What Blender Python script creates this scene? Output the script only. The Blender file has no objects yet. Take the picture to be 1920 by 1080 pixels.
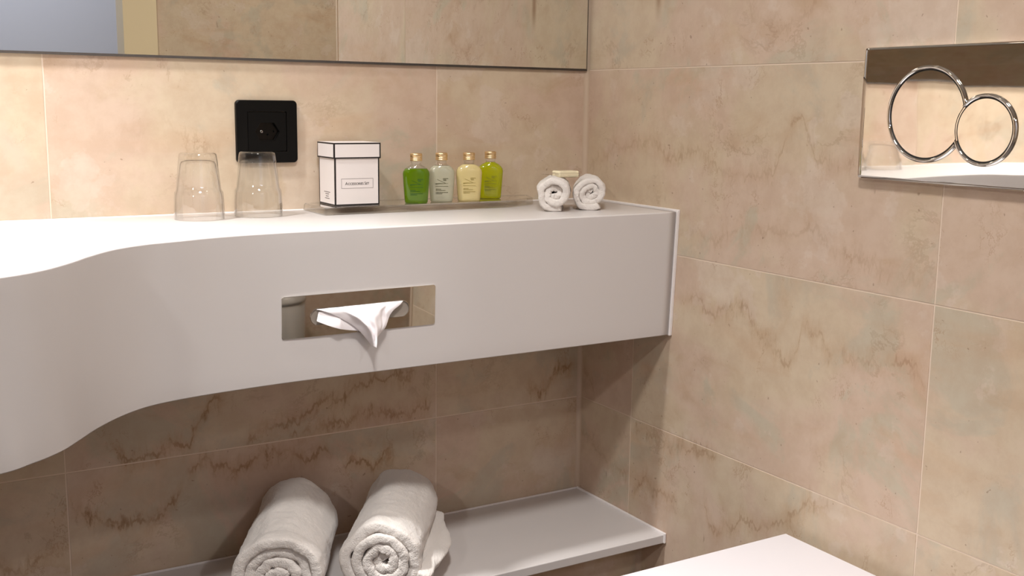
import bpy, bmesh, math, random
from mathutils import Vector, Matrix, noise
PI = math.pi
random.seed(7)
S = bpy.context.scene
C = S.collection

# ------------------------------------------------------------------ camera
YAW, PITCH, ROLL = 0.540986887, -0.166522331, 0.0128014341
fw = Vector((math.sin(YAW)*math.cos(PITCH), math.cos(YAW)*math.cos(PITCH), math.sin(PITCH)))
rt = Vector((math.cos(YAW), -math.sin(YAW), 0)); up = rt.cross(fw)
cr, sr = math.cos(ROLL), math.sin(ROLL)
r2 = rt*cr + up*sr; u2 = up*cr - rt*sr
cam_d = bpy.data.cameras.new('camera'); cam = bpy.data.objects.new('camera', cam_d); C.objects.link(cam)
M = Matrix((r2, u2, -fw)).transposed().to_4x4(); M.translation = Vector((-1.14348406, -1.65114574, -0.0571831934))
cam.matrix_world = M
cam_d.sensor_width = 36; cam_d.lens = 2064.74634/1920*36; cam_d.clip_start = 0.02
S.camera = cam

# ------------------------------------------------------------------ view, world
S.view_settings.view_transform = 'Standard'; S.view_settings.look = 'None'
S.view_settings.gamma = 1; S.view_settings.use_curve_mapping = False
S.view_settings.exposure = 0.0
S.cycles.use_denoising = True
S.cycles.max_bounces = 14; S.cycles.diffuse_bounces = 6; S.cycles.glossy_bounces = 6
S.cycles.transmission_bounces = 12; S.cycles.transparent_max_bounces = 12
S.cycles.sample_clamp_indirect = 4
w = bpy.data.worlds.new('world'); S.world = w; w.use_nodes = True
w.node_tree.nodes['Background'].inputs[0].default_value = (0.55, 0.6, 0.7, 1)
w.node_tree.nodes['Background'].inputs[1].default_value = 0.05

CEIL = 1.20; FLOOR = -1.127
WARM = (1.0, 0.99, 0.975)
# (x, y, power, spot half-angle or None, lamp radius)
LAMPS = [(-1.40, -0.38, 44, 50, 0.07), (-0.85, -1.20, 21, 80, 0.12), (-2.90, -2.35, 15, 38, 0.07), (0.30, -1.85, 9, 80, 0.05)]  # last one is an added fill lamp, brightens the recess reflected in the mirror
CORRIDOR = (-0.7, -3.2, 22, (0.68, 0.76, 1.0))

# ------------------------------------------------------------------ helpers
def s2l(c):
    return tuple(((v/255)/12.92 if v/255 <= 0.04045 else ((v/255+0.055)/1.055)**2.4) for v in c) + (1.0,)
def new_mat(name):
    m = bpy.data.materials.new(name); m.use_nodes = True
    return m, m.node_tree, m.node_tree.nodes['Principled BSDF']
def pmat(name, col, rough=0.5, metal=0.0, **kw):
    m, t, b = new_mat(name)
    b.inputs['Base Color'].default_value = s2l(col) if max(col) > 1 else tuple(col)+(1,)
    b.inputs['Roughness'].default_value = rough; b.inputs['Metallic'].default_value = metal
    for k, v in kw.items():
        b.inputs[k.replace('_', ' ')].default_value = v
    return m
def add_bump(m, scale, strength, dist, detail=3):
    t = m.node_tree; b = t.nodes['Principled BSDF']
    tc = t.nodes.new('ShaderNodeTexCoord'); n = t.nodes.new('ShaderNodeTexNoise'); bp = t.nodes.new('ShaderNodeBump')
    n.inputs['Scale'].default_value = scale; n.inputs['Detail'].default_value = detail
    bp.inputs['Strength'].default_value = strength; bp.inputs['Distance'].default_value = dist
    t.links.new(tc.outputs['Object'], n.inputs['Vector']); t.links.new(n.outputs[0], bp.inputs['Height'])
    t.links.new(bp.outputs[0], b.inputs['Normal']); return m
def mesh_obj(name, verts, faces, mats, parent=None, idx=None, smooth=False, loc=None):
    me = bpy.data.meshes.new(name); me.from_pydata([tuple(v) for v in verts], [], faces)
    if not isinstance(mats, (list, tuple)): mats = [mats]
    for mm in mats: me.materials.append(mm)
    if idx: me.polygons.foreach_set('material_index', idx)
    if smooth: me.polygons.foreach_set('use_smooth', [True]*len(me.polygons))
    me.update()
    o = bpy.data.objects.new(name, me); C.objects.link(o)
    if parent: o.parent = parent
    if loc: o.location = loc
    return o
def bm_obj(name, bm, mats, parent=None, smooth=False, loc=None, recalc=True):
    me = bpy.data.meshes.new(name)
    if recalc: bmesh.ops.recalc_face_normals(bm, faces=bm.faces)
    bm.to_mesh(me); bm.free()
    if not isinstance(mats, (list, tuple)): mats = [mats]
    for mm in mats: me.materials.append(mm)
    if smooth: me.polygons.foreach_set('use_smooth', [True]*len(me.polygons))
    o = bpy.data.objects.new(name, me); C.objects.link(o)
    if parent: o.parent = parent
    if loc: o.location = loc
    return o
def tag(o, label=None, cat=None, group=None, kind=None):
    if label: o['label'] = label
    if cat: o['category'] = cat
    if group: o['group'] = group
    if kind: o['kind'] = kind
    return o
def thing(name, loc, label, cat, group=None, rz=0):
    o = bpy.data.objects.new(name, None); C.objects.link(o); o.location = loc; o.rotation_euler = (0, 0, rz)
    o.empty_display_size = 0.02
    return tag(o, label, cat, group)
def box(bm, x0, x1, y0, y1, z0, z1, mi=0):
    v = [bm.verts.new(p) for p in ((x0,y0,z0),(x1,y0,z0),(x1,y1,z0),(x0,y1,z0),(x0,y0,z1),(x1,y0,z1),(x1,y1,z1),(x0,y1,z1))]
    fs = []
    for q in ((0,3,2,1),(4,5,6,7),(0,1,5,4),(1,2,6,5),(2,3,7,6),(3,0,4,7)):
        f = bm.faces.new([v[i] for i in q]); f.material_index = mi; fs.append(f)
    return fs
def box_obj(name, dims, mat, parent=None, bevel=0.0, seg=2):
    bm = bmesh.new(); box(bm, *dims)
    if bevel:
        bmesh.ops.bevel(bm, geom=bm.edges[:], offset=bevel, segments=seg, affect='EDGES', profile=0.5)
    return bm_obj(name, bm, mat, parent)
def lathe(name, prof, mat, parent=None, seg=48, axis='z', loc=None, closed=False, smooth=True):
    vs, fs = [], []; n = len(prof)
    ring = []
    for (r, h) in prof:
        if r < 1e-6:
            ring.append([len(vs)]); vs.append((0, 0, h))
        else:
            ring.append(list(range(len(vs), len(vs)+seg)))
            for k in range(seg):
                a = 2*PI*k/seg; vs.append((r*math.cos(a), r*math.sin(a), h))
    pairs = list(range(n-1)) + ([n-1] if closed else [])
    for i in pairs:
        A, B = ring[i], ring[(i+1) % n]
        for k in range(seg):
            k2 = (k+1) % seg
            if len(A) == 1 and len(B) == 1: continue
            if len(A) == 1: fs.append((A[0], B[k2], B[k]))
            elif len(B) == 1: fs.append((A[k], A[k2], B[0]))
            else: fs.append((A[k], A[k2], B[k2], B[k]))
    if axis == 'x': vs = [(-z, y, x) for x, y, z in vs]      # height runs towards -x (out of the right wall)
    if axis == 'y': vs = [(x, -z, y) for x, y, z in vs]
    bm = bmesh.new(); me = bpy.data.meshes.new('tmp'); me.from_pydata(vs, [], fs); bm.from_mesh(me); bpy.data.meshes.remove(me)
    return bm_obj(name, bm, mat, parent, smooth=smooth, loc=loc)
def add_mod_bevel(o, w_, seg=2, ang=40):
    m = o.modifiers.new('bevel', 'BEVEL'); m.width = w_; m.segments = seg; m.limit_method = 'ANGLE'; m.angle_limit = math.radians(ang)
    m.harden_normals = False
    return o
def text_mesh(name, s, size, mat, parent, loc, rot, spacing=1.0, align='CENTER', extrude=0.0001):
    cu = bpy.data.curves.new('t', 'FONT'); cu.body = s; cu.size = size; cu.align_x = align; cu.align_y = 'CENTER'
    cu.space_character = spacing; cu.extrude = extrude; cu.resolution_u = 3
    o = bpy.data.objects.new('t', cu); C.objects.link(o)
    dg = bpy.context.evaluated_depsgraph_get(); dg.update()
    me = bpy.data.meshes.new_from_object(o.evaluated_get(dg)); bpy.data.objects.remove(o)
    me.name = name; me.materials.clear(); me.materials.append(mat)
    wd = max(v.co.x for v in me.vertices) - min(v.co.x for v in me.vertices)
    m = bpy.data.objects.new(name, me); C.objects.link(m); m.parent = parent; m.location = loc; m.rotation_euler = rot
    return m, wd
def catmull(pts, n=8):
    out = []
    P = [pts[0]] + list(pts) + [pts[-1]]
    for i in range(1, len(P)-2):
        for k in range(n):
            t = k/n; a, b, c, d = P[i-1], P[i], P[i+1], P[i+2]
            out.append(tuple(0.5*((2*b[j]) + (-a[j]+c[j])*t + (2*a[j]-5*b[j]+4*c[j]-d[j])*t*t + (-a[j]+3*b[j]-3*c[j]+d[j])*t**3) for j in range(len(b))))
    out.append(tuple(pts[-1])); return out

# ------------------------------------------------------------------ marble tile material
class NT:
    def __init__(s, t): s.t = t
    def n(s, typ, **kw):
        nd = s.t.nodes.new(typ)
        for k, v in kw.items(): setattr(nd, k, v)
        return nd
    def L(s, a, b): s.t.links.new(a, b)
    def math(s, op, a, b=None, c=None, clamp=False):
        nd = s.n('ShaderNodeMath', operation=op, use_clamp=clamp)
        for i, v in enumerate((a, b, c)):
            if v is None: continue
            if hasattr(v, 'links') or hasattr(v, 'is_output'): s.L(v, nd.inputs[i])
            else: nd.inputs[i].default_value = v
        return nd.outputs[0]
    def noise(s, vec, scale, detail=3, rough=0.55, dist=0.0):
        nd = s.n('ShaderNodeTexNoise'); nd.inputs['Scale'].default_value = scale; nd.inputs['Detail'].default_value = detail
        nd.inputs['Roughness'].default_value = rough; nd.inputs['Distortion'].default_value = dist
        s.L(vec, nd.inputs['Vector']); return nd.outputs[0]
    def ramp(s, v, lo, hi, a=0.0, b=1.0, smooth=True):
        nd = s.n('ShaderNodeMapRange'); nd.interpolation_type = 'SMOOTHSTEP' if smooth else 'LINEAR'
        s.L(v, nd.inputs[0])
        for i, x in zip((1, 2, 3, 4), (lo, hi, a, b)): nd.inputs[i].default_value = x
        return nd.outputs[0]
    def mix(s, fac, a, b, blend='MIX'):
        nd = s.n('ShaderNodeMix', data_type='RGBA', blend_type=blend)
        for i, v in ((0, fac), (6, a), (7, b)):
            if hasattr(v, 'is_output'): s.L(v, nd.inputs[i])
            else: nd.inputs[i].default_value = v
        return nd.outputs[2]
    def vscale(s, v, sc, off=(0, 0, 0)):
        nd = s.n('ShaderNodeMapping'); nd.inputs['Scale'].default_value = sc; nd.inputs['Location'].default_value = off
        s.L(v, nd.inputs['Vector']); return nd.outputs[0]

def marble(name, axis, veins, smudge=None):
    """axis: which world axis the wall runs along ('x' or 'y'); veins: list of (points, strength)"""
    m, t, b = new_mat(name); N = NT(t)
    tc = N.n('ShaderNodeTexCoord'); at = N.n('ShaderNodeAttribute'); at.attribute_name = 'tile'
    sc = N.n('ShaderNodeVectorMath', operation='SCALE'); N.L(at.outputs['Vector'], sc.inputs[0]); sc.inputs['Scale'].default_value = 7.0
    ad = N.n('ShaderNodeVectorMath', operation='ADD'); N.L(tc.outputs['Object'], ad.inputs[0]); N.L(sc.outputs[0], ad.inputs[1])
    P = ad.outputs[0]; O = tc.outputs['Object']
    A = s2l((205, 187, 163)); B_ = s2l((205, 182, 163)); D = s2l((193, 181, 161)); OC = s2l((178, 147, 113))
    n1 = N.ramp(N.noise(P, 2.9, 6, 0.6, 0.5), 0.45, 0.57)
    n2 = N.ramp(N.noise(P, 5.0, 7, 0.62, 0.8), 0.52, 0.62)
    n3 = N.ramp(N.noise(N.vscale(P, (1, 1, 1.4), (3, 8, 1)), 9.0, 5, 0.6, 0.8), 0.55, 0.78)
    col = N.mix(n1, A, B_); col = N.mix(n2, col, D)
    col = N.mix(N.math('MULTIPLY', n3, 0.45), col, OC)
    # sharp edged pale patches
    pe = N.ramp(N.noise(N.vscale(P, (1, 1, 1), (9, 2, 5)), 6.5, 6, 0.62), 0.575, 0.60)
    col = N.mix(N.math('MULTIPLY', pe, 0.42), col, s2l((214, 198, 184)))
    lv = N.n('ShaderNodeSeparateXYZ'); N.L(P, lv.inputs[0])
    hz = N.ramp(N.noise(N.vscale(P, (3.0, 3.0, 10.0), (2, 2, 2)), 1.0, 5, 0.6, 0.5), 0.50, 0.74)
    col = N.mix(N.math('MULTIPLY', hz, 0.45), col, s2l((196, 160, 128)))
    cl = N.ramp(N.noise(P, 30.0, 6, 0.65), 0.35, 0.68)
    col = N.mix(N.math('MULTIPLY', cl, 0.24), col, s2l((170, 138, 112)))
    cr_ = N.noise(N.vscale(P, (1, 1, 0.8), (6, 1, 3)), 16.0, 6, 0.7, 0.3)
    cr_ = N.ramp(N.math('ABSOLUTE', N.math('SUBTRACT', cr_, 0.5)), 0.0, 0.016, 1.0, 0.0)
    crm = N.ramp(N.noise(P, 12.0, 2), 0.55, 0.70)
    col = N.mix(N.math('MULTIPLY', N.math('MULTIPLY', cr_, crm), 0.5), col, s2l((160, 122, 90)))
    # faint natural veins everywhere
    nz = N.noise(N.vscale(P, (1, 1, 1.2)), 4.5, 7, 0.68, 0.4)
    gv = N.ramp(N.math('ABSOLUTE', N.math('SUBTRACT', nz, 0.5)), 0.0, 0.020, 1.0, 0.0)
    gm = N.ramp(N.noise(P, 7.0, 2), 0.52, 0.66)
    gv = N.math('MULTIPLY', N.math('MULTIPLY', gv, gm), 0.22)
    # short vertical ticks and specks
    tk = N.noise(N.vscale(P, (55, 55, 16)), 1.0, 2, 0.5)
    tk = N.ramp(tk, 0.755, 0.80); 
    sp = N.ramp(N.noise(P, 130, 1), 0.76, 0.80)
    tk = N.math('MULTIPLY', N.math('MAXIMUM', tk, sp), 0.45)
    sepo = N.n('ShaderNodeSeparateXYZ'); N.L(O, sepo.inputs[0])
    u = N.math('MULTIPLY', sepo.outputs[0 if axis == 'x' else 1], -1.0); z = sepo.outputs[2]
    # jagged offset: quick along the wall, slow in height (like a seismograph trace)
    j1 = N.math('SUBTRACT', N.noise(N.vscale(O, (46, 46, 12)), 1.0, 3, 0.65), 0.5)
    j2 = N.math('SUBTRACT', N.noise(N.vscale(O, (150, 150, 60), (4, 4, 4)), 1.0, 2, 0.6), 0.5)
    jag = N.math('ADD', N.math('MULTIPLY', j1, 0.060), N.math('MULTIPLY', j2, 0.026))
    brk = N.ramp(N.noise(N.vscale(O, (24, 24, 24), (1, 5, 2)), 1.0, 3, 0.6), 0.36, 0.60, 0.12, 1.0)
    core = None; halo = None
    for pts, st in veins:
        us = [p[0] for p in pts]; zs = [p[1] for p in pts]
        u0, u1 = min(us), max(us); z0, z1 = min(zs)-0.01, max(zs)+0.01
        un = N.ramp(u, u0, u1, 0, 1, smooth=False)
        fc = N.n('ShaderNodeFloatCurve'); N.L(un, fc.inputs[1])
        cv = fc.mapping.curves[0]; sp_ = sorted(pts)
        cv.points[0].location = (0, (sp_[0][1]-z0)/(z1-z0)); cv.points[1].location = (1, (sp_[-1][1]-z0)/(z1-z0))
        for (a, b2) in sp_[1:-1]: cv.points.new((a-u0)/(u1-u0), (b2-z0)/(z1-z0))
        for p in cv.points: p.handle_type = 'VECTOR'
        fc.mapping.update()
        zc = N.math('MULTIPLY_ADD', fc.outputs[0], z1-z0, z0)
        d = N.math('ABSOLUTE', N.math('ADD', N.math('SUBTRACT', z, zc), jag))
        ms = N.math('MULTIPLY', N.ramp(u, u0-0.004, u0+0.012), N.ramp(u, u1-0.012, u1+0.004, 1, 0))
        c_ = N.math('MULTIPLY', N.ramp(d, 0.0010, 0.0058, 1, 0), N.math('MULTIPLY', ms, st))
        h_ = N.math('MULTIPLY', N.ramp(d, 0.0, 0.026, 1, 0), N.math('MULTIPLY', ms, st))
        core = c_ if core is None else N.math('MAXIMUM', core, c_)
        halo = h_ if halo is None else N.math('MAXIMUM', halo, h_)
    if core is not None:
        core = N.math('MULTIPLY', core, brk)
        col = N.mix(N.math('MULTIPLY', halo, 0.42), col, s2l((178, 140, 104)))
        st1 = N.ramp(N.noise(N.vscale(O, (95, 95, 30), (3, 7, 5)), 1.0, 4, 0.65, 0.4), 0.50, 0.66)
        st2 = N.ramp(N.noise(N.vscale(O, (14, 14, 10), (8, 3, 5)), 1.0, 2), 0.45, 0.62)
        smear = N.math('MULTIPLY', N.math('MULTIPLY', halo, st1), N.math('MULTIPLY_ADD', st2, 0.75, 0.2))
        core = N.math('MAXIMUM', N.math('MULTIPLY', core, 0.55), N.math('MULTIPLY', smear, 0.85))
        core = N.math('MAXIMUM', core, gv)
    else: core = gv
    col = N.mix(core, col, s2l((126, 86, 38)))
    col = N.mix(tk, col, s2l((120, 88, 66)))
    if smudge:
        us_, uw, zb = smudge
        du = N.math('ABSOLUTE', N.math('SUBTRACT', u, us_))
        sm = N.math('MULTIPLY', N.ramp(du, 0.0, uw, 1, 0), N.ramp(z, zb, zb+0.06))
        col = N.mix(N.math('MULTIPLY', sm, 0.75), col, s2l((140, 104, 74)))
    N.L(col, b.inputs['Base Color'])
    b.inputs['Roughness'].default_value = 0.38; b.inputs['Specular IOR Level'].default_value = 0.35
    bp = N.n('ShaderNodeBump'); bp.inputs['Strength'].default_value = 0.15; bp.inputs['Distance'].default_value = 0.002
    N.L(N.noise(P, 60, 3), bp.inputs['Height']); N.L(bp.outputs[0], b.inputs['Normal'])
    return m

V_RIGHT = [
 ([(0.013,-0.166),(0.084,-0.135),(0.181,-0.117),(0.195,-0.114),(0.246,-0.145),(0.285,-0.13),(0.348,-0.136),(0.362,-0.16),(0.41,-0.157),(0.476,-0.156),(0.503,-0.087),(0.522,-0.068),(0.536,-0.083),(0.557,-0.13),(0.571,-0.122),(0.587,-0.142),(0.632,-0.122)], 0.55),
 ([(0.292,-0.253),(0.369,-0.262),(0.404,-0.242),(0.472,-0.238),(0.535,-0.235),(0.549,-0.223),(0.564,-0.225),(0.596,-0.251),(0.652,-0.258),(0.706,-0.272),(0.755,-0.265)], 0.4),
 ([(0.279,-0.368),(0.312,-0.358),(0.352,-0.382),(0.388,-0.367),(0.435,-0.358),(0.448,-0.382),(0.484,-0.407),(0.523,-0.423),(0.543,-0.403),(0.55,-0.363),(0.566,-0.368),(0.597,-0.385),(0.626,-0.387),(0.682,-0.397),(0.699,-0.39),(0.724,-0.377),(0.749,-0.386),(0.764,-0.41)], 0.7),
 ([(0.166,-0.623),(0.207,-0.608),(0.259,-0.622),(0.3,-0.614),(0.353,-0.608),(0.385,-0.608)], 0.9),
 ([(0.0,-0.66),(0.06,-0.68),(0.11,-0.705),(0.158,-0.70)], 0.5),
 ([(0.168,-0.73),(0.205,-0.694),(0.228,-0.716),(0.257,-0.716),(0.293,-0.714)], 0.85),
 ([(0.355,-0.68),(0.373,-0.714),(0.393,-0.734),(0.411,-0.715),(0.458,-0.685),(0.481,-0.69),(0.546,-0.655),(0.584,-0.615),(0.62,-0.618)], 0.75),
 ([(0.40,0.10),(0.45,0.04),(0.50,0.055),(0.56,0.10)], 0.35),
 ([(0.005,-0.535),(0.03,-0.56),(0.05,-0.59)], 0.7)]
V_BACK = [
 ([(0.844,-0.561),(0.822,-0.593),(0.788,-0.595),(0.771,-0.585),(0.747,-0.576),(0.727,-0.587),(0.714,-0.555),(0.688,-0.512),(0.667,-0.519)], 0.9),
 ([(0.64,-0.592),(0.604,-0.571),(0.551,-0.57),(0.523,-0.546),(0.477,-0.539),(0.419,-0.514),(0.34,-0.514)], 0.75),
 ([(0.57,-0.597),(0.477,-0.58),(0.42,-0.574),(0.351,-0.584),(0.31,-0.57)], 0.8),
 ([(0.12,-0.57),(0.08,-0.58),(0.058,-0.547),(0.034,-0.53),(0.01,-0.538)], 1.0),
 ([(0.733,-0.629),(0.707,-0.608),(0.683,-0.62),(0.658,-0.633),(0.605,-0.615),(0.57,-0.616),(0.552,-0.628),(0.534,-0.644),(0.506,-0.617),(0.492,-0.633)], 0.9),
 ([(0.478,-0.653),(0.44,-0.65),(0.421,-0.672),(0.401,-0.647),(0.381,-0.65)], 1.0),
 ([(0.904,-0.65),(0.854,-0.688),(0.831,-0.692),(0.784,-0.689),(0.75,-0.669),(0.737,-0.637)], 0.85),
 ([(1.2,-0.68),(1.05,-0.70),(0.98,-0.735),(0.91,-0.715)], 0.6),
 ([(0.81,-0.11),(0.74,-0.09),(0.70,-0.15),(0.66,-0.13)], 0.14)]
MT_RIGHT = marble('marble_tile_right', 'y', [(p_, q_*0.72) for p_, q_ in V_RIGHT], (0.197, 0.012, 0.065))
MT_BACK = marble('marble_tile_back', 'x', V_BACK)
MT_PLAIN = marble('marble_tile_plain', 'x', [])
MT_GROUT = pmat('grout', (224, 206, 188), 0.8)
M_SILICONE = pmat('silicone', (198, 176, 154), 0.45)
M_SILW = pmat('white_silicone', (236, 230, 228), 0.35)
M_SOLID = pmat('white_solid_surface', (211, 206, 204), 0.38, Specular_IOR_Level=0.45)
M_CERAMIC = pmat('white_lid_plastic', (232, 228, 232), 0.25)
M_CHROME = pmat('chrome', (0.86, 0.85, 0.83), 0.035, 1.0)
M_PLATE = add_bump(pmat('polished_chrome_plate', (0.84, 0.82, 0.79), 0.03, 1.0), 9, 0.12, 0.002, 1)
M_STEEL = add_bump(pmat('polished_steel', (0.76, 0.74, 0.70), 0.02, 1.0), 5, 0.04, 0.002, 1)
M_DARKGAP = pmat('dark_gap', (22, 18, 16), 0.6)
M_MIRROR = pmat('mirror_silver', (0.84, 0.84, 0.80), 0.0, 1.0)
M_MEDGE = pmat('mirror_dark_edge', (74, 68, 64), 0.25, 0.3)
M_BLACK = pmat('black_plastic', (9, 8, 7), 0.45, Specular_IOR_Level=0.15)
M_BLACK2 = pmat('black_plastic_gloss', (5, 4, 4), 0.25, Specular_IOR_Level=0.3)
M_GOLD = pmat('gold_cap', (0.86, 0.64, 0.36), 0.36, 1.0)
M_PAINT = pmat('white_paint', (206, 204, 202), 0.7)
M_CREAM = pmat('cream_casing', (226, 208, 172), 0.5)
M_FLOOR = add_bump(pmat('floor_tile', (84, 74, 66), 0.4), 14, 0.2, 0.002)
M_CARD = pmat('white_card', (224, 216, 213), 0.45)
M_INK = pmat('black_ink', (20, 14, 14), 0.5)
M_INK2 = pmat('grey_ink', (96, 88, 86), 0.6)
M_PAPER = pmat('paper', (240, 236, 234), 0.8)
def cloth(name, col, sc):
    m = pmat(name, col, 0.95, Sheen_Weight=0.35)
    add_bump(m, sc, 0.7, 0.0015, 4); return m
M_TERRY = cloth('white_terry', (222, 215, 209), 600)
def glassmix(name, frac, edge=0.38, ior=1.45, refl=1.3, tint=(0.985, 0.985, 0.98)):
    """thin clear glass: mostly straight-through light, a little true refraction, fresnel highlights, darker rims"""
    m = bpy.data.materials.new(name); m.use_nodes = True; t = m.node_tree; t.nodes.clear(); N = NT(t)
    g = N.n('ShaderNodeBsdfGlass'); g.inputs['IOR'].default_value = ior; g.inputs['Roughness'].default_value = 0.0
    lw = N.n('ShaderNodeLayerWeight'); lw.inputs['Blend'].default_value = 0.5
    fc = N.math('POWER', lw.outputs['Facing'], 5.0)
    tr = N.n('ShaderNodeBsdfTransparent'); N.L(N.mix(fc, tuple(tint)+(1,), (edge, edge, edge*0.98, 1)), tr.inputs[0])
    mx = N.n('ShaderNodeMixShader'); mx.inputs[0].default_value = frac; N.L(tr.outputs[0], mx.inputs[1]); N.L(g.outputs[0], mx.inputs[2])
    gl = N.n('ShaderNodeBsdfGlossy'); gl.inputs['Roughness'].default_value = 0.02; gl.inputs['Color'].default_value = (1, 1, 1, 1)
    fr = N.n('ShaderNodeFresnel'); fr.inputs['IOR'].default_value = 1.5
    geo = N.n('ShaderNodeNewGeometry'); front = N.math('SUBTRACT', 1.0, geo.outputs['Backfacing'])
    m2 = N.n('ShaderNodeMixShader'); N.L(N.math('MULTIPLY', N.math('MULTIPLY', fr.outputs[0], front), refl), m2.inputs[0]); N.L(mx.outputs[0], m2.inputs[1]); N.L(gl.outputs[0], m2.inputs[2])
    o = N.n('ShaderNodeOutputMaterial'); N.L(m2.outputs[0], o.inputs[0]); return m
M_GLASS = glassmix('clear_glass', 0.12, 0.22, refl=1.5)
M_ACRYL = glassmix('clear_acrylic', 0.45, 0.5, tint=(0.95, 0.935, 0.90))
def liquid(name, col, trans, rough=0.08):
    return pmat(name, col, rough, Transmission_Weight=trans, IOR=1.35, Coat_Weight=0.5, Coat_Roughness=0.05)

# ------------------------------------------------------------------ tiled walls
def tiled_wall(name, axis, pos, out, u0, u1, z0, z1, joints, rows, mat, thick=0.06, gap=0.0022, mirror_y=False):
    """axis 'y': wall in plane y=pos running along x; axis 'x': plane x=pos running along y; out = sign of the visible side."""
    bm = bmesh.new(); lay = bm.verts.layers.float_color.new('tile')
    def bx(a0, a1, d0, d1, c0, c1, mi, col):
        n0 = len(bm.verts)
        lo, hi = min(d0, d1), max(d0, d1)
        if axis == 'y': box(bm, a0, a1, lo, hi, c0, c1, mi)
        else: box(bm, lo, hi, a0, a1, c0, c1, mi)
        bm.verts.ensure_lookup_table()
        for v in bm.verts[n0:]: v[lay] = col
    bx(u0, u1, pos-out*0.0006, pos-out*thick, z0, z1, 1, (0, 0, 0, 1))
    rs = sorted(set([z0]+[r for r in rows if z0 < r < z1]+[z1]))
    rnd = random.Random(name)
    for i in range(len(rs)-1):
        a, b_ = rs[i], rs[i+1]; mid = (a+b_)/2
        js = sorted(set([u0]+[j for j in joints(mid) if u0 < j < u1]+[u1]))
        for k in range(len(js)-1):
            g = gap/2
            bx(js[k]+(g if k else 0), js[k+1]-(g if k < len(js)-2 else 0), pos, pos-out*0.002,
               a+(g if i else 0), b_-(g if i < len(rs)-2 else 0), 0, (rnd.random(), rnd.random(), rnd.random(), 1))
    o = bm_obj(name, bm, [mat, MT_GROUT]); tag(o, kind='structure'); return o
ROWS = [0.002+0.3*k for k in range(-4, 5)]
tiled_wall('wall_back', 'y', 0.0, -1, -3.4, 0.0, FLOOR, CEIL, lambda z: [-0.3015-0.6052*k for k in range(6)], ROWS, MT_BACK)
def rj(z):
    js = [-0.7674]
    if z < -0.3: js.append(-0.1586)
    return js
tiled_wall('wall_right', 'x', 0.0, -1, -1.19, 0.0, FLOOR, CEIL, rj, ROWS, MT_RIGHT, thick=0.10)
tiled_wall('wall_recess', 'x', 0.75, -1, -2.6, -1.19, FLOOR, CEIL, lambda z: [-1.8, -2.4], ROWS, MT_PLAIN)
tiled_wall('wall_recess_end', 'y', -1.15, -1, 0.101, 0.75, FLOOR, CEIL, lambda z: [0.5], ROWS, MT_PLAIN, thick=0.04)
tiled_wall('wall_front', 'y', -2.6, 1, -0.135, 0.75, FLOOR, CEIL, lambda z: [], [q_+0.05 for q_ in ROWS], MT_PLAIN, thick=0.08)
tiled_wall('wall_front_left', 'y', -2.6, 1, -3.4, -1.12, FLOOR, CEIL, lambda z: [-1.7], ROWS, MT_PLAIN, thick=0.08)
tiled_wall('wall_front_top', 'y', -2.6, 1, -1.12, -0.135, 1.0, CEIL, lambda z: [-0.6], ROWS, MT_PLAIN, thick=0.08)
tiled_wall('wall_left', 'x', -3.4, 1, -2.6, 0.0, FLOOR, CEIL, lambda z: [-0.6, -1.2, -1.8], ROWS, MT_PLAIN)
# boxed-in lower wall that the shelf lies on
tiled_wall('wall_ledge', 'y', -0.196, -1, -2.3, 0.0, FLOOR, -0.7925, lambda z: [-0.3015-0.6052*k for k in range(4)], [-1.0], MT_BACK, thick=0.19)
tag(box_obj('floor', (-3.5, 0.85, -4.2, 0.06, FLOOR-0.05, FLOOR), M_FLOOR), kind='structure')
tag(box_obj('ceiling', (-3.5, 0.85, -4.2, 0.06, CEIL, CEIL+0.05), M_PAINT), kind='structure')
# door casing and corridor beyond
bm = bmesh.new()
box(bm, -0.258, -0.1385, -2.70, -2.585, FLOOR, 1.0); box(bm, -1.12, -1.0, -2.70, -2.585, FLOOR, 1.0); box(bm, -1.0, -0.258, -2.70, -2.585, 0.90, 1.0)
o = bm_obj('door_1', bm, M_CREAM); tag(o, kind='structure')
tag(box_obj('wall_corridor', (-2.4, 0.85, -3.95, -3.90, FLOOR, CEIL), M_PAINT), kind='structure')
tag(box_obj('wall_corridor_left', (-2.4, -2.3, -3.90, -2.69, FLOOR, CEIL), M_PAINT), kind='structure')
tag(box_obj('wall_corridor_right', (0.75, 0.85, -3.90, -2.69, FLOOR, CEIL), M_PAINT), kind='structure')
# silicone in the corners
def corner_bead(name, x, y, z0, z1, r, mat, sx=-1, sy=-1):
    vs = []; n = 6
    for z in (z0, z1):
        vs.append((x, y, z))
        for k in range(n+1):
            a = PI/2*k/n
            vs.append((x+sx*(r-r*math.sin(a)), y+sy*(r-r*math.cos(a)), z))
    m_ = n+2; fs = [tuple(range(m_)), tuple(range(2*m_-1, m_-1, -1))]
    for k in range(m_): fs.append((k, (k+1) % m_, m_+(k+1) % m_, m_+k))
    return tag(mesh_obj(name, vs, fs, mat), kind='structure')
corner_bead('trim_1', 0, 0, -0.777, CEIL, 0.0075, M_SILICONE)
corner_bead('trim_2', 0, -0.196, FLOOR, -0.7925, 0.009, M_SILICONE)
tag(box_obj('trim_3', (-0.002, 0.004, -1.192, -1.182, FLOOR, CEIL), M_SILICONE), kind='structure')

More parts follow.
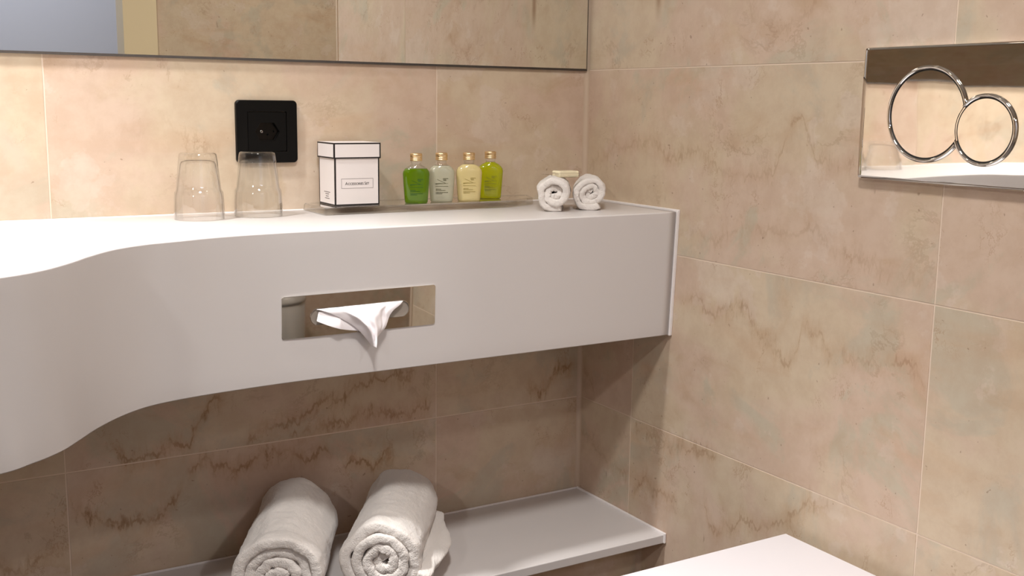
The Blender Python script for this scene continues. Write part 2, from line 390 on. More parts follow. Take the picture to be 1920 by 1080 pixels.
# ------------------------------------------------------------------ lamps
M_LENS, t_, b_ = new_mat('lamp_lens')
b_.inputs['Emission Color'].default_value = (1, 0.85, 0.68, 1); b_.inputs['Emission Strength'].default_value = 18
for i, (lx, ly, pw, ang, rad) in enumerate(LAMPS):
    lt = thing('ceiling_lamp', (lx, ly, CEIL), ['round recessed ceiling lamp above the basin end of the white counter', 'round recessed ceiling lamp above the toilet', 'round recessed ceiling lamp near the door', 'round fill lamp added to brighten the tiled recess'][i], 'lamp', 'recessed ceiling lamps')
    lathe('lamp_ring', [(rad+0.004, -0.004), (rad+0.018, -0.006), (rad+0.024, -0.0005), (rad+0.004, -0.0005)], M_CHROME, lt, closed=True)
    lathe('lamp_lens', [(0, -0.002), (rad+0.003, -0.002), (rad+0.003, -0.0005), (0, -0.0005)], M_LENS, lt)
    ld = bpy.data.lights.new('lamp_light', 'SPOT'); ld.energy = pw*4; ld.color = WARM; ld.shadow_soft_size = rad
    ld.spot_size = math.radians(2*ang); ld.spot_blend = 0.9
    lo = bpy.data.objects.new('lamp_light', ld); C.objects.link(lo); lo.parent = lt; lo.location = (0, 0, -0.02-rad*0.2)
    if i == 2:      # adjustable lamp swivelled towards the vanity
        lo.rotation_euler = (Vector((-0.35, -0.1, -0.45))-Vector((lx, ly, CEIL))).to_track_quat('-Z', 'Y').to_euler()
cd = bpy.data.lights.new('corridor_light', 'AREA'); cd.shape = 'RECTANGLE'; cd.size = 1.2; cd.size_y = 0.6; cd.energy = CORRIDOR[2]; cd.color = CORRIDOR[3]
co = bpy.data.objects.new('corridor_light', cd); C.objects.link(co); co.location = (CORRIDOR[0], CORRIDOR[1], CEIL-0.03)

# ------------------------------------------------------------------ white counter
ZT, ZB = -0.2270, -0.4315
top_c = [(0.0,-0.2680),(-0.275,-0.2705),(-0.535,-0.2725),(-0.675,-0.2745),(-0.750,-0.2850),(-0.805,-0.3035),(-0.85,-0.320),(-0.89,-0.350),(-0.925,-0.395),(-0.953,-0.4389),(-0.986,-0.480),(-1.029,-0.5105),(-1.10,-0.536),(-1.20,-0.55),(-1.5,-0.555),(-2.298,-0.555)]
bot_c = [(0.0,-0.2590),(-0.272,-0.2625),(-0.433,-0.2645),(-0.640,-0.2665),(-0.735,-0.2735),(-0.8,-0.283),(-0.849,-0.2985),(-0.887,-0.326),(-0.921,-0.3634),(-0.948,-0.4017),(-0.972,-0.434),(-1.004,-0.4616),(-1.05,-0.486),(-1.20,-0.515),(-1.5,-0.53),(-2.298,-0.53)]
tc_, bc_ = catmull(top_c, 8), catmull(bot_c, 8)
nC = len(tc_); NZ = 8
vs = []; R_ = 0.0022
def rows_at(i):
    a, b_ = tc_[i], bc_[i]; out = []
    out.append((a[0], -0.0005, ZT))
    out.append((a[0], a[1]+R_*2, ZT)); out.append((a[0], a[1]+R_*0.8, ZT-0.0002)); out.append((a[0], a[1]+R_*0.25, ZT-R_*0.4)); out.append((a[0], a[1], ZT-R_))
    for k in range(1, NZ):
        f = k/NZ; out.append((a[0]*(1-f)+b_[0]*f, a[1]*(1-f)+b_[1]*f, ZT*(1-f)+ZB*f))
    out.append((b_[0], b_[1], ZB+0.0012)); out.append((b_[0], b_[1]+0.0012, ZB)); out.append((b_[0], -0.0005, ZB))
    return out
fs = []
for i in range(nC): vs += rows_at(i)
mR = len(rows_at(0))
for i in range(nC-1):
    for k in range(mR):
        k2 = (k+1) % mR
        fs.append((i*mR+k, (i+1)*mR+k, (i+1)*mR+k2, i*mR+k2))
fs.append(tuple(range(mR))); fs.append(tuple(range(nC*mR-1, (nC-1)*mR-1, -1)))
counter = thing('vanity_counter', (0, 0, 0), 'long white wall-hung vanity counter with a wavy curved front', 'counter')
o = mesh_obj('counter_body', vs, fs, M_SOLID, counter)
o.data.polygons.foreach_set('use_smooth', [len(p.vertices) == 4 for p in o.data.polygons])
md = o.modifiers.new('ws', 'WEIGHTED_NORMAL'); md.keep_sharp = False
# sealant bead on the right wall and back wall
bm = bmesh.new()
box(bm, -0.0045, -0.0001, -0.2715, -0.001, ZT-0.003, ZT+0.0035)
v_ = [(-0.0055,-0.2715,ZT+0.0015),(-0.0001,-0.2715,ZT+0.0015),(-0.0001,-0.262,ZB-0.001),(-0.0055,-0.262,ZB-0.001)]
q = [bm.verts.new(p) for p in v_]+[bm.verts.new((p[0], p[1]+0.012, p[2])) for p in v_]
for f in ((0,1,2,3),(7,6,5,4),(0,4,5,1),(1,5,6,2),(2,6,7,3),(3,7,4,0)): bm.faces.new([q[i] for i in f])
o = bm_obj('end_sealant', bm, M_SILW, counter); add_mod_bevel(o, 0.001)
o = box_obj('back_sealant', (-2.29, -0.006, -0.0035, -0.0008, ZT-0.002, ZT+0.0015), M_SILW, counter, 0.0008)

# ------------------------------------------------------------------ tissue dispenser plate (follows the counter face)
def front_y(x, z):
    def at(c):
        for i in range(len(c)-1):
            if c[i+1][0] <= x <= c[i][0]:
                f = (x-c[i][0])/(c[i+1][0]-c[i][0]); return c[i][1]*(1-f)+c[i+1][1]*f
    f = (ZT-z)/(ZT-ZB); return at(tc_)*(1-f)+at(bc_)*f
PX0, PX1, PZ0, PZ1 = -0.6690, -0.4405, -0.3712, -0.3135
pcx, pcz = (PX0+PX1)/2, (PZ0+PZ1)/2
yA, yB = front_y(PX0, pcz), front_y(PX1, pcz); yT, yD = front_y(pcx, PZ1), front_y(pcx, PZ0)
ex = Vector((PX1-PX0, yB-yA, 0)).normalized(); ez0 = Vector((0, yT-yD, PZ1-PZ0)).normalized()
en = ex.cross(ez0).normalized(); ez = en.cross(ex) * -1
if ez.z < 0: ez = -ez
if en.y > 0: en = -en
disp = thing('tissue_dispenser', (pcx, front_y(pcx, pcz), pcz), 'long polished chrome tissue dispenser plate set in the white counter front', 'tissue dispenser')
Mx = Matrix((ex, -en, ez)).transposed().to_4x4(); Mx.translation = Vector((pcx, front_y(pcx, pcz), pcz)) + en*0.0004
disp.matrix_world = Mx         # local: x along plate, -y out of the counter, z up
def rrect(w_, h_, r, n):
    pts = []
    for cx, cz, a0 in ((w_/2-r, h_/2-r, 0), (-w_/2+r, h_/2-r, PI/2), (-w_/2+r, -h_/2+r, PI), (w_/2-r, -h_/2+r, 1.5*PI)):
        for k in range(n): a = a0+PI/2*k/(n-1); pts.append((cx+r*math.cos(a), cz+r*math.sin(a)))
    return pts
def frame_mesh(name, outer, inner, y0, y1, mat, parent, chamfer=0.0):
    n = len(outer); vs, fs = [], []
    loops = [(outer, y0), (outer, y1+chamfer)]
    loops.append(([(x*(1-0), z) for x, z in inset(outer, chamfer)], y1))
    if inner: loops += [(inner, y1), (inner, y0)]
    for L_, y in loops: vs += [(x, y, z) for x, z in L_]
    for a in range(len(loops)-1):
        for k in range(n):
            k2 = (k+1) % n; fs.append((a*n+k, a*n+k2, (a+1)*n+k2, (a+1)*n+k))
    if inner:
        a = len(loops)-1
        for k in range(n): k2 = (k+1) % n; fs.append((a*n+k, a*n+k2, k2, k))
    else:
        fs.append(tuple(range((len(loops)-1)*n, len(loops)*n))); fs.append(tuple(range(n-1, -1, -1)))
    bm = bmesh.new(); me = bpy.data.meshes.new('t'); me.from_pydata(vs, [], fs); bm.from_mesh(me); bpy.data.meshes.remove(me)
    return bm_obj(name, bm, mat, parent)
def inset(L_, d):
    if d == 0: return L_
    xs = [p[0] for p in L_]; zs = [p[1] for p in L_]; cx = (max(xs)+min(xs))/2; cz = (max(zs)+min(zs))/2
    sx = 1-2*d/(max(xs)-min(xs)); sz = 1-2*d/(max(zs)-min(zs))
    return [(cx+(x-cx)*sx, cz+(z-cz)*sz) for x, z in L_]
W_, H_ = PX1-PX0, PZ1-PZ0
outer = rrect(W_, H_, 0.0035, 8)
scx = (-0.6288-0.4825)/2-pcx; scz = -0.3437-pcz
inner = [(x+scx, z+scz) for x, z in rrect(0.1463, 0.0226, 0.01129, 8)]
frame_mesh('face_plate', outer, inner, 0.0, -0.0016, M_STEEL, disp, 0.0003)
o = frame_mesh('slot_rim', [(x+scx, z+scz) for x, z in rrect(0.1478, 0.0241, 0.01204, 8)], inner, -0.0010, -0.0021, M_CHROME, disp, 0.0003)
bm = bmesh.new(); box(bm, scx-0.074, scx+0.074, -0.0004, 0.0, scz-0.0118, scz+0.0118)
bm_obj('slot_backing', bm, pmat('tissue_slot_inside', (150, 140, 130), 0.4), disp)

# the tissue itself
def tissue():
    vs, fs = [], []
    y_s = front_y(-0.55, -0.335)-0.0005
    Lp = [(-0.6215,-0.3335),(-0.612,-0.3365),(-0.600,-0.3415),(-0.585,-0.350),(-0.570,-0.3600),(-0.5600,-0.3695),(-0.5500,-0.3815),(-0.5433,-0.3905)]
    Rp = [(-0.4920,-0.3320),(-0.4990,-0.3380),(-0.509,-0.3440),(-0.5145,-0.3500),(-0.5185,-0.3580),(-0.5235,-0.3675),(-0.5325,-0.3775),(-0.5415,-0.3905)]
    Lc, Rc = catmull(Lp, 5), catmull(Rp, 5); n = len(Lc); m_ = 36
    for i in range(n):
        t = i/(n-1)
        for j in range(m_+1):
            s = j/m_
            x = Lc[i][0]*(1-s)+Rc[i][0]*s; z = Lc[i][1]*(1-s)+Rc[i][1]*s
            out = 0.017*math.sin(min(1, t*1.5)*PI/2) * (0.35+0.65*math.sin(PI*min(1, max(0, s))))
            ridge = 0.007*math.exp(-((s-0.62+0.15*t)/0.09)**2)*t + 0.004*math.exp(-((s-0.28)/0.07)**2)*math.sin(PI*t)
            ridge -= 0.005*math.exp(-((s-0.45)/0.06)**2)*math.sin(PI*t) + 0.004*math.exp(-((s-0.83)/0.05)**2)*math.sin(PI*min(1, t*1.2))
            ridge += 0.0022*noise.noise(Vector((x*55, z*75, 3.1)))
            vs.append((x, y_s - 0.0025 - out*(1-0.15*t) - ridge, z + 0.002*math.sin(PI*t)*math.sin(3*PI*s)))
    for i in range(n-1):
        for j in range(m_):
            a = i*(m_+1)+j; fs.append((a, a+1, a+m_+2, a+m_+1))
    # flap behind, lower left
    b0 = len(vs); U = 20; W2 = 8
    q00, q10, q01, q11 = (-0.6175,-0.3375), (-0.560,-0.338), (-0.6215,-0.3497), (-0.5560,-0.3690)
    for i in range(U+1):
        for j in range(W2+1):
            s, t = i/U, j/W2
            x = (q00[0]*(1-s)+q10[0]*s)*(1-t)+(q01[0]*(1-s)+q11[0]*s)*t
            z = (q00[1]*(1-s)+q10[1]*s)*(1-t)+(q01[1]*(1-s)+q11[1]*s)*t - 0.0035*math.sin(PI*s)*t
            y = y_s - 0.002 - 0.010*math.sin(t*PI/2)*(0.4+0.6*s) + 0.0015*math.sin(7*s+2*t) + (0.004*s if s > 0.5 else 0)
            vs.append((x, y, z))
    for i in range(U):
        for j in range(W2):
            a = b0+i*(W2+1)+j; fs.append((a, a+1, a+W2+2, a+W2+1))
    m = pmat('tissue_paper', (246, 240, 242), 0.85, Subsurface_Weight=0.0)
    o = mesh_obj('tissue', vs, fs, m, smooth=True)
    so = o.modifiers.new('s', 'SOLIDIFY'); so.thickness = 0.00025; so.offset = 0
    su = o.modifiers.new('u', 'SUBSURF'); su.levels = 1; su.render_levels = 1
    return tag(o, 'crumpled white paper tissue hanging out of the chrome dispenser slot', 'tissue')
tissue()

# ------------------------------------------------------------------ mirror
mir = thing('wall_mirror', (-1.15, -0.0005, 0.0), 'large wall mirror with thin dark edge above the counter', 'mirror')
mx0, mx1, mz0, mz1 = -2.25+1.15, -0.0045+1.15, 0.0005, 0.95
box_obj('mirror_backing', (mx0, mx1, -0.0045, 0.0, mz0, mz1), M_MEDGE, mir)
bm = bmesh.new(); c = 0.0012
vs = [(mx0+0.0035,-0.0062,mz0+0.0035),(mx1-0.0028,-0.0062,mz0+0.0035),(mx1-0.0028,-0.0062,mz1-0.0035),(mx0+0.0035,-0.0062,mz1-0.0035)]
ou = [(mx0,-0.0045,mz0),(mx1,-0.0045,mz0),(mx1,-0.0045,mz1),(mx0,-0.0045,mz1)]
mesh_obj('mirror_glass', vs, [(0,1,2,3)], M_MIRROR, mir)
mesh_obj('mirror_bevel', vs+ou, [(0,4,5,1),(1,5,6,2),(2,6,7,3),(3,7,4,0)], M_MEDGE, mir)

# ------------------------------------------------------------------ power socket
SX, SZ = -0.5938, -0.1051
sk = thing('power_socket', (SX, 0, SZ), 'black square power socket on the marble wall above the counter', 'power socket')
ow = rrect(0.0955, 0.0945, 0.0065, 8); iw = rrect(0.0615, 0.0605, 0.0006, 8)
frame_mesh('cover_frame', ow, iw, 0.0, -0.0075, M_BLACK, sk, 0.0012)
def hexloop(w_, h_, n):
    # pointed at both sides, flattened top and bottom
    pts = [(w_/2, 0), (w_*0.28, h_/2), (-w_*0.28, h_/2), (-w_/2, 0), (-w_*0.28, -h_/2), (w_*0.28, -h_/2)]
    out = []
    for i in range(6):
        a, b_ = pts[i], pts[(i+1) % 6]
        for k in range(n): out.append((a[0]+(b_[0]-a[0])*k/n, a[1]+(b_[1]-a[1])*k/n))
    return out
import functools
def sq_loop(w_, h_, dirs):
    out = []
    for (dx, dz) in dirs:
        s = min((w_/2)/abs(dx) if abs(dx) > 1e-9 else 9, (h_/2)/abs(dz) if abs(dz) > 1e-9 else 9); out.append((dx*s, dz*s))
    return out
hx = hexloop(0.0385, 0.0262, 8)
frame_mesh('socket_insert', sq_loop(0.0603, 0.0593, hx), hx, 0.0, -0.0068, M_BLACK, sk, 0.0004)
frame_mesh('recess_rim', [(x*1.03, z*1.04) for x, z in hx], hx, -0.0060, -0.0072, M_BLACK2, sk, 0.0002)
box_obj('recess_floor', (-0.0195, 0.0195, -0.0015, -0.0002, -0.0135, 0.0135), M_BLACK2, sk)
for dx, dz in ((-0.0095, 0.0), (0.0, -0.0045), (0.0095, 0.0)):
    lathe('contact_hole', [(0, 0.0012), (0.0012, 0.0012), (0.0012, 0.0019), (0.0017, 0.0022), (0.0019, 0.0014)], M_CHROME if dx < 0 else M_BLACK2, sk, seg=20, axis='y', loc=(dx+0.002, -0.0003, dz))

# ------------------------------------------------------------------ drinking glasses (upside down)
def make_glass(loc, label):
    t = thing('drinking_glass', loc, label, 'glass', 'upturned drinking glasses on the counter')
    R0 = 0.0352
    outer_p = [(R0-0.0006, 0.0), (R0, 0.0006), (R0+0.0001, 0.012), (R0-0.0006, 0.030), (R0-0.0014, 0.0385), (R0-0.0030, 0.0408), (R0-0.0038, 0.0425),
               (0.0294, 0.062), (0.0276, 0.080), (0.0266, 0.0885), (0.0258, 0.0925), (0.0238, 0.0945), (0.018, 0.0949), (0.0, 0.0945)]
    inner_p = [(0.0, 0.0835), (0.018, 0.0832), (0.0228, 0.0815), (0.0245, 0.078), (0.0270, 0.062), (0.0297, 0.0425), (R0-0.0048, 0.0395), (R0-0.0035, 0.036), (R0-0.0026, 0.030),
               (R0-0.0020, 0.012), (R0-0.0019, 0.0006), (R0-0.0013, 0.0)]
    lathe('glass_body', outer_p+inner_p, M_GLASS, t, seg=72, closed=True)
    return t
g1 = make_glass((-0.7185, -0.072, ZT+0.0003), 'empty upturned drinking glass left of the black power socket')
g2 = g1.copy(); C.objects.link(g2); g2.location = (-0.6285, -0.062, ZT+0.0003)
g2['label'] = 'empty upturned drinking glass overlapping the lower left corner of the black socket'
for ch in list(g1.children):
    c2 = ch.copy(); C.objects.link(c2); c2.parent = g2

# ------------------------------------------------------------------ acrylic tray
TZ = ZT+0.0118
def poly_round(pts, r, n=5):
    out = []; m_ = len(pts)
    for i in range(m_):
        p0, p1, p2 = Vector(pts[i-1]), Vector(pts[i]), Vector(pts[(i+1) % m_])
        a = p1+(p0-p1).normalized()*r; b_ = p1+(p2-p1).normalized()*r
        for k in range(n+1):
            s = k/n; q = a*(1-s)**2+p1*2*s*(1-s)+b_*s*s; out.append((q.x, q.y))
    return out
tr_o = poly_round([(-0.541,-0.1045),(-0.212,-0.0985),(-0.150,-0.066),(-0.128,-0.008),(-0.541,-0.008)], 0.006)
cx_ = sum(p[0] for p in tr_o)/len(tr_o); cy_ = sum(p[1] for p in tr_o)/len(tr_o)
def shrink(L_, d): return [(cx_+(x-cx_)*(1-d/0.19), cy_+(y-cy_)*(1-d/0.045)) for x, y in L_]
vs, fs = [], []
lv = [(shrink(tr_o, 0.0015), ZT+0.0004), (tr_o, ZT+0.002), (shrink(tr_o, 0.0008), ZT+0.0095), (shrink(tr_o, 0.0022), TZ+0.0002), (shrink(tr_o, 0.0045), TZ+0.0002), (shrink(tr_o, 0.0056), TZ-0.0006)]
n = len(tr_o)
for L_, z in lv: vs += [(x, y, z) for x, y in L_]
for a in range(len(lv)-1):
    for k in range(n): k2 = (k+1) % n; fs.append((a*n+k, a*n+k2, (a+1)*n+k2, (a+1)*n+k))
fs.append(tuple(range((len(lv)-1)*n, len(lv)*n))); fs.append(tuple(range(n-1, -1, -1)))
o = mesh_obj('acrylic_tray', vs, fs, M_ACRYL)
tag(o, 'long clear acrylic tray on the counter under the box and bottles', 'tray')
TS = TZ-0.0004      # surface things stand on

# ------------------------------------------------------------------ accessories box
bx_ = thing('gift_box', (-0.4770, -0.0450, TS), 'white lidded cardboard box with black edges on the left of the tray', 'box')
def edged_box(name, w_, d_, z0, z1, parent, bw=0.0031, white=0.0):
    """box whose faces are white panels bordered by a black printed band"""
    bm = bmesh.new(); fsx = box(bm, -w_/2, w_/2, -d_/2, d_/2, z0, z1, 1)
    for f in list(bm.faces):
        r = bmesh.ops.inset_individual(bm, faces=[f], thickness=bw, depth=0)
        f.material_index = 0
    o = bm_obj(name, bm, [M_CARD, M_INK], parent); return o
BW, BD = 0.0735, 0.0640
edged_box('box_body', BW, BD, 0.0, 0.0760, bx_)
edged_box('box_lid', BW+0.0036, BD+0.0036, 0.0715, 0.0955, bx_)
# lid top has no printed band
box_obj('lid_top', (-BW/2-0.0012, BW/2+0.0012, -BD/2-0.0012, BD/2+0.0012, 0.0954, 0.0957), M_CARD, bx_)
fy = -BD/2
bm = bmesh.new()
def line_rect(bm, x0, x1, z0, z1, y, th=0.0004):
    box(bm, x0, x1, y-0.00015, y+0.0001, z0, z0+th); box(bm, x0, x1, y-0.00015, y+0.0001, z1-th, z1)
    box(bm, x0, x0+th, y-0.00015, y+0.0001, z0, z1); box(bm, x1-th, x1, y-0.00015, y+0.0001, z0, z1)
line_rect(bm, -0.0262, 0.0262, 0.0262, 0.0412, fy, 0.00045)
bm_obj('label_border', bm, M_INK2, bx_)
lt = bpy.data.objects.new('printed_title', None)
# title in small capitals: A CCESSORIES S ET
parts_ = [('A', 0.0066), ('CCESSORIES', 0.0052), (' ', 0.0028), ('S', 0.0066), ('ET', 0.0052)]
bmt = bmesh.new(); xcur = 0.0
for s_, sz in parts_:
    if s_ == ' ': xcur += 0.0010; continue
    cu = bpy.data.curves.new('t', 'FONT'); cu.body = s_; cu.size = sz; cu.extrude = 0.0001; cu.resolution_u = 3; cu.space_character = 0.95; cu.offset = 0.00004
    oo = bpy.data.objects.new('t', cu); C.objects.link(oo); dg = bpy.context.evaluated_depsgraph_get(); dg.update()
    me = bpy.data.meshes.new_from_object(oo.evaluated_get(dg)); bpy.data.objects.remove(oo)
    mn = min(v.co.x for v in me.vertices); mxx = max(v.co.x for v in me.vertices)
    for v in me.vertices: v.co.x += xcur-mn
    xcur += (mxx-mn)+0.00045
    bmt.from_mesh(me); bpy.data.meshes.remove(me)
for v in bmt.verts:
    x, y, z = v.co; sc_ = 0.0400/xcur; v.co = ((x-xcur/2)*sc_, fy-0.00005-z, 0.0315+y*sc_)
bm_obj('printed_title', bmt, M_INK, bx_)
bpy.data.objects.remove(lt)
bm = bmesh.new(); rr = random.Random(3)
for k, (wd, zz) in enumerate(((0.0250, 0.0190), (0.0150, 0.0160), (0.0110, 0.0125), (0.0190, 0.0092))):
    y = -wd/2
    while y < wd/2-0.0008:
        l_ = rr.uniform(0.0007, 0.0030); e = min(y+l_, wd/2)
        box(bm, -BW/2-0.00015, -BW/2+0.0001, y, e, zz, zz+0.0011); y = e+0.0006
bm_obj('side_print', bm, M_INK2, bx_)

# ------------------------------------------------------------------ toiletry bottles
def superring(a, b_, e, n):
    out = []
    for k in range(n):
        t = 2*PI*k/n; c_, s_ = math.cos(t), math.sin(t)
        out.append((a*math.copysign(abs(c_)**(2/e), c_), b_*math.copysign(abs(s_)**(2/e), s_)))
    return out
def loft(name, secs, mat, parent, cap=True, smooth=True):
    n = len(secs[0][0]); vs, fs = [], []
    for L_, z in secs: vs += [(x, y, z) for x, y in L_]
    for a in range(len(secs)-1):
        for k in range(n): k2 = (k+1) % n; fs.append((a*n+k, a*n+k2, (a+1)*n+k2, (a+1)*n+k))
    if cap: fs.append(tuple(range(n-1, -1, -1))); fs.append(tuple(range((len(secs)-1)*n, len(secs)*n)))
    o = mesh_obj(name, vs, fs, mat, parent, smooth=smooth)
    return o
def make_bottle(loc, rz, liquid_mat, ink, level, label, milky):
    t = thing('toiletry_bottle', loc, label, 'bottle', 'small toiletry bottles on the tray', rz=rz)
    N_ = 48
    def sec(z):
        # half width / half depth by height
        pts = [(0.0, 0.0168, 0.0088), (0.0015, 0.0180, 0.0100), (0.010, 0.0188, 0.0104), (0.030, 0.0203, 0.0110), (0.046, 0.0212, 0.0113), (0.050, 0.0205, 0.0112), (0.054, 0.0178, 0.0105),
               (0.0575, 0.0135, 0.0092), (0.0594, 0.0098, 0.0082), (0.0604, 0.0082, 0.0078), (0.0625, 0.0076, 0.0076), (0.0645, 0.0086, 0.0086), (0.0668, 0.0086, 0.0086)]
        for i in range(len(pts)-1):
            if pts[i][0] <= z <= pts[i+1][0]:
                f = (z-pts[i][0])/(pts[i+1][0]-pts[i][0]); a = pts[i][1]*(1-f)+pts[i+1][1]*f; b_ = pts[i][2]*(1-f)+pts[i+1][2]*f
                e = 3.4 if z < 0.046 else 3.4-(z-0.046)/0.015*1.4
                return superring(a, b_, max(2, e), N_)
    zs = [0.0625, 0.0645, 0.0668, 0, 0.0008, 0.0015, 0.005, 0.010, 0.020, 0.030, 0.038, 0.046, 0.048, 0.050, 0.052, 0.054, 0.056, 0.0575, 0.0588, 0.0598, 0.0604, 0.0612]; zs.sort()
    lo_ = [z for z in zs if z < level]+[level]; hi_ = [level]+[z for z in zs if z > level]
    loft('bottle_body', [(sec(z), z) for z in lo_], liquid_mat, t)
    loft('bottle_neck', [(sec(z), z+0.00005) for z in hi_], M_GLASS, t)
    cap_p = [(0, 0.0664), (0.0088, 0.0664), (0.0096, 0.0667), (0.0096, 0.0684), (0.0088, 0.0689), (0.0096, 0.0694), (0.0096, 0.0712), (0.0087, 0.0718), (0.0096, 0.0725), (0.0096, 0.0770), (0.0088, 0.0783), (0.0, 0.0786)]
    lathe('bottle_cap', cap_p, M_GOLD, t, seg=32)
    yf = -0.0110
    # printed brush stroke, lines and rows of small print
    bm = bmesh.new()
    def yy(z): return -(0.0104+(z-0.010)/0.036*0.0009)-0.00022
    def quad(p):
        v_ = [bm.verts.new((x, yy(z), z)) for x, z in p]; w2 = [bm.verts.new((x, yy(z)+0.0003, z)) for x, z in p]
        bm.faces.new(v_); bm.faces.new(w2[::-1])
        for i in range(len(v_)): bm.faces.new((v_[i], v_[(i+1) % len(v_)], w2[(i+1) % len(v_)], w2[i]))
    quad([(-0.0108, 0.0285), (-0.004, 0.0292), (0.0092, 0.0297), (0.0092, 0.0300), (-0.004, 0.0303), (-0.0108, 0.0300)])
    quad([(-0.0085, 0.0362), (0.0045, 0.0300), (0.0062, 0.0300), (-0.0080, 0.0366)])
    quad([(-0.0108, 0.0252), (0.0095, 0.0250), (0.0095, 0.0256), (-0.0108, 0.0257)])
    rr = random.Random(5)
    for x0, x1, z in ((0.0010, 0.0095, 0.0372), (0.0012, 0.0068, 0.0356), (0.0018, 0.0066, 0.0341), (-0.0102, -0.0015, 0.0202), (-0.0102, 0.0052, 0.0183), (-0.0102, 0.0092, 0.0150), (-0.0102, 0.0008, 0.0131)):
        x = x0
        while x < x1-0.0004:
            e = min(x+rr.uniform(0.0006, 0.0022), x1); quad([(x, z), (e, z), (e, z+0.0010), (x, z+0.0010)]); x = e+0.00035
    bm_obj('printed_label', bm, ink, t)
    return t
L_G = liquid('green_gel', (108, 146, 6), 0.6); L_W = liquid('white_lotion', (206, 204, 180), 0.45, 0.15)
L_C = liquid('cream_lotion', (228, 210, 150), 0.3, 0.2); L_Y = liquid('yellow_green_gel', (196, 200, 14), 0.55)
I_G = pmat('label_ink_green', (40, 78, 8), 0.6); I_W = pmat('label_ink_dark', (74, 72, 44), 0.6); I_C = pmat('label_ink_olive', (140, 124, 60), 0.6); I_Y = pmat('label_ink_moss', (112, 112, 10), 0.6)
make_bottle((-0.3765, -0.0760, TS), -0.35, L_G, I_G, 0.0545, 'small bottle of bright green gel with a gold cap, nearest the box', False)
make_bottle((-0.3285, -0.0700, TS), -0.35, L_W, I_W, 0.0580, 'small bottle of milky white lotion with a gold cap', True)
make_bottle((-0.2805, -0.0740, TS), -0.35, L_C, I_C, 0.0595, 'small bottle of pale cream lotion with a gold cap', True)
make_bottle((-0.2245, -0.0460, TS), -0.42, L_Y, I_Y, 0.0609, 'small bottle of yellow-green gel with a gold cap, nearest the rolled flannels', False)

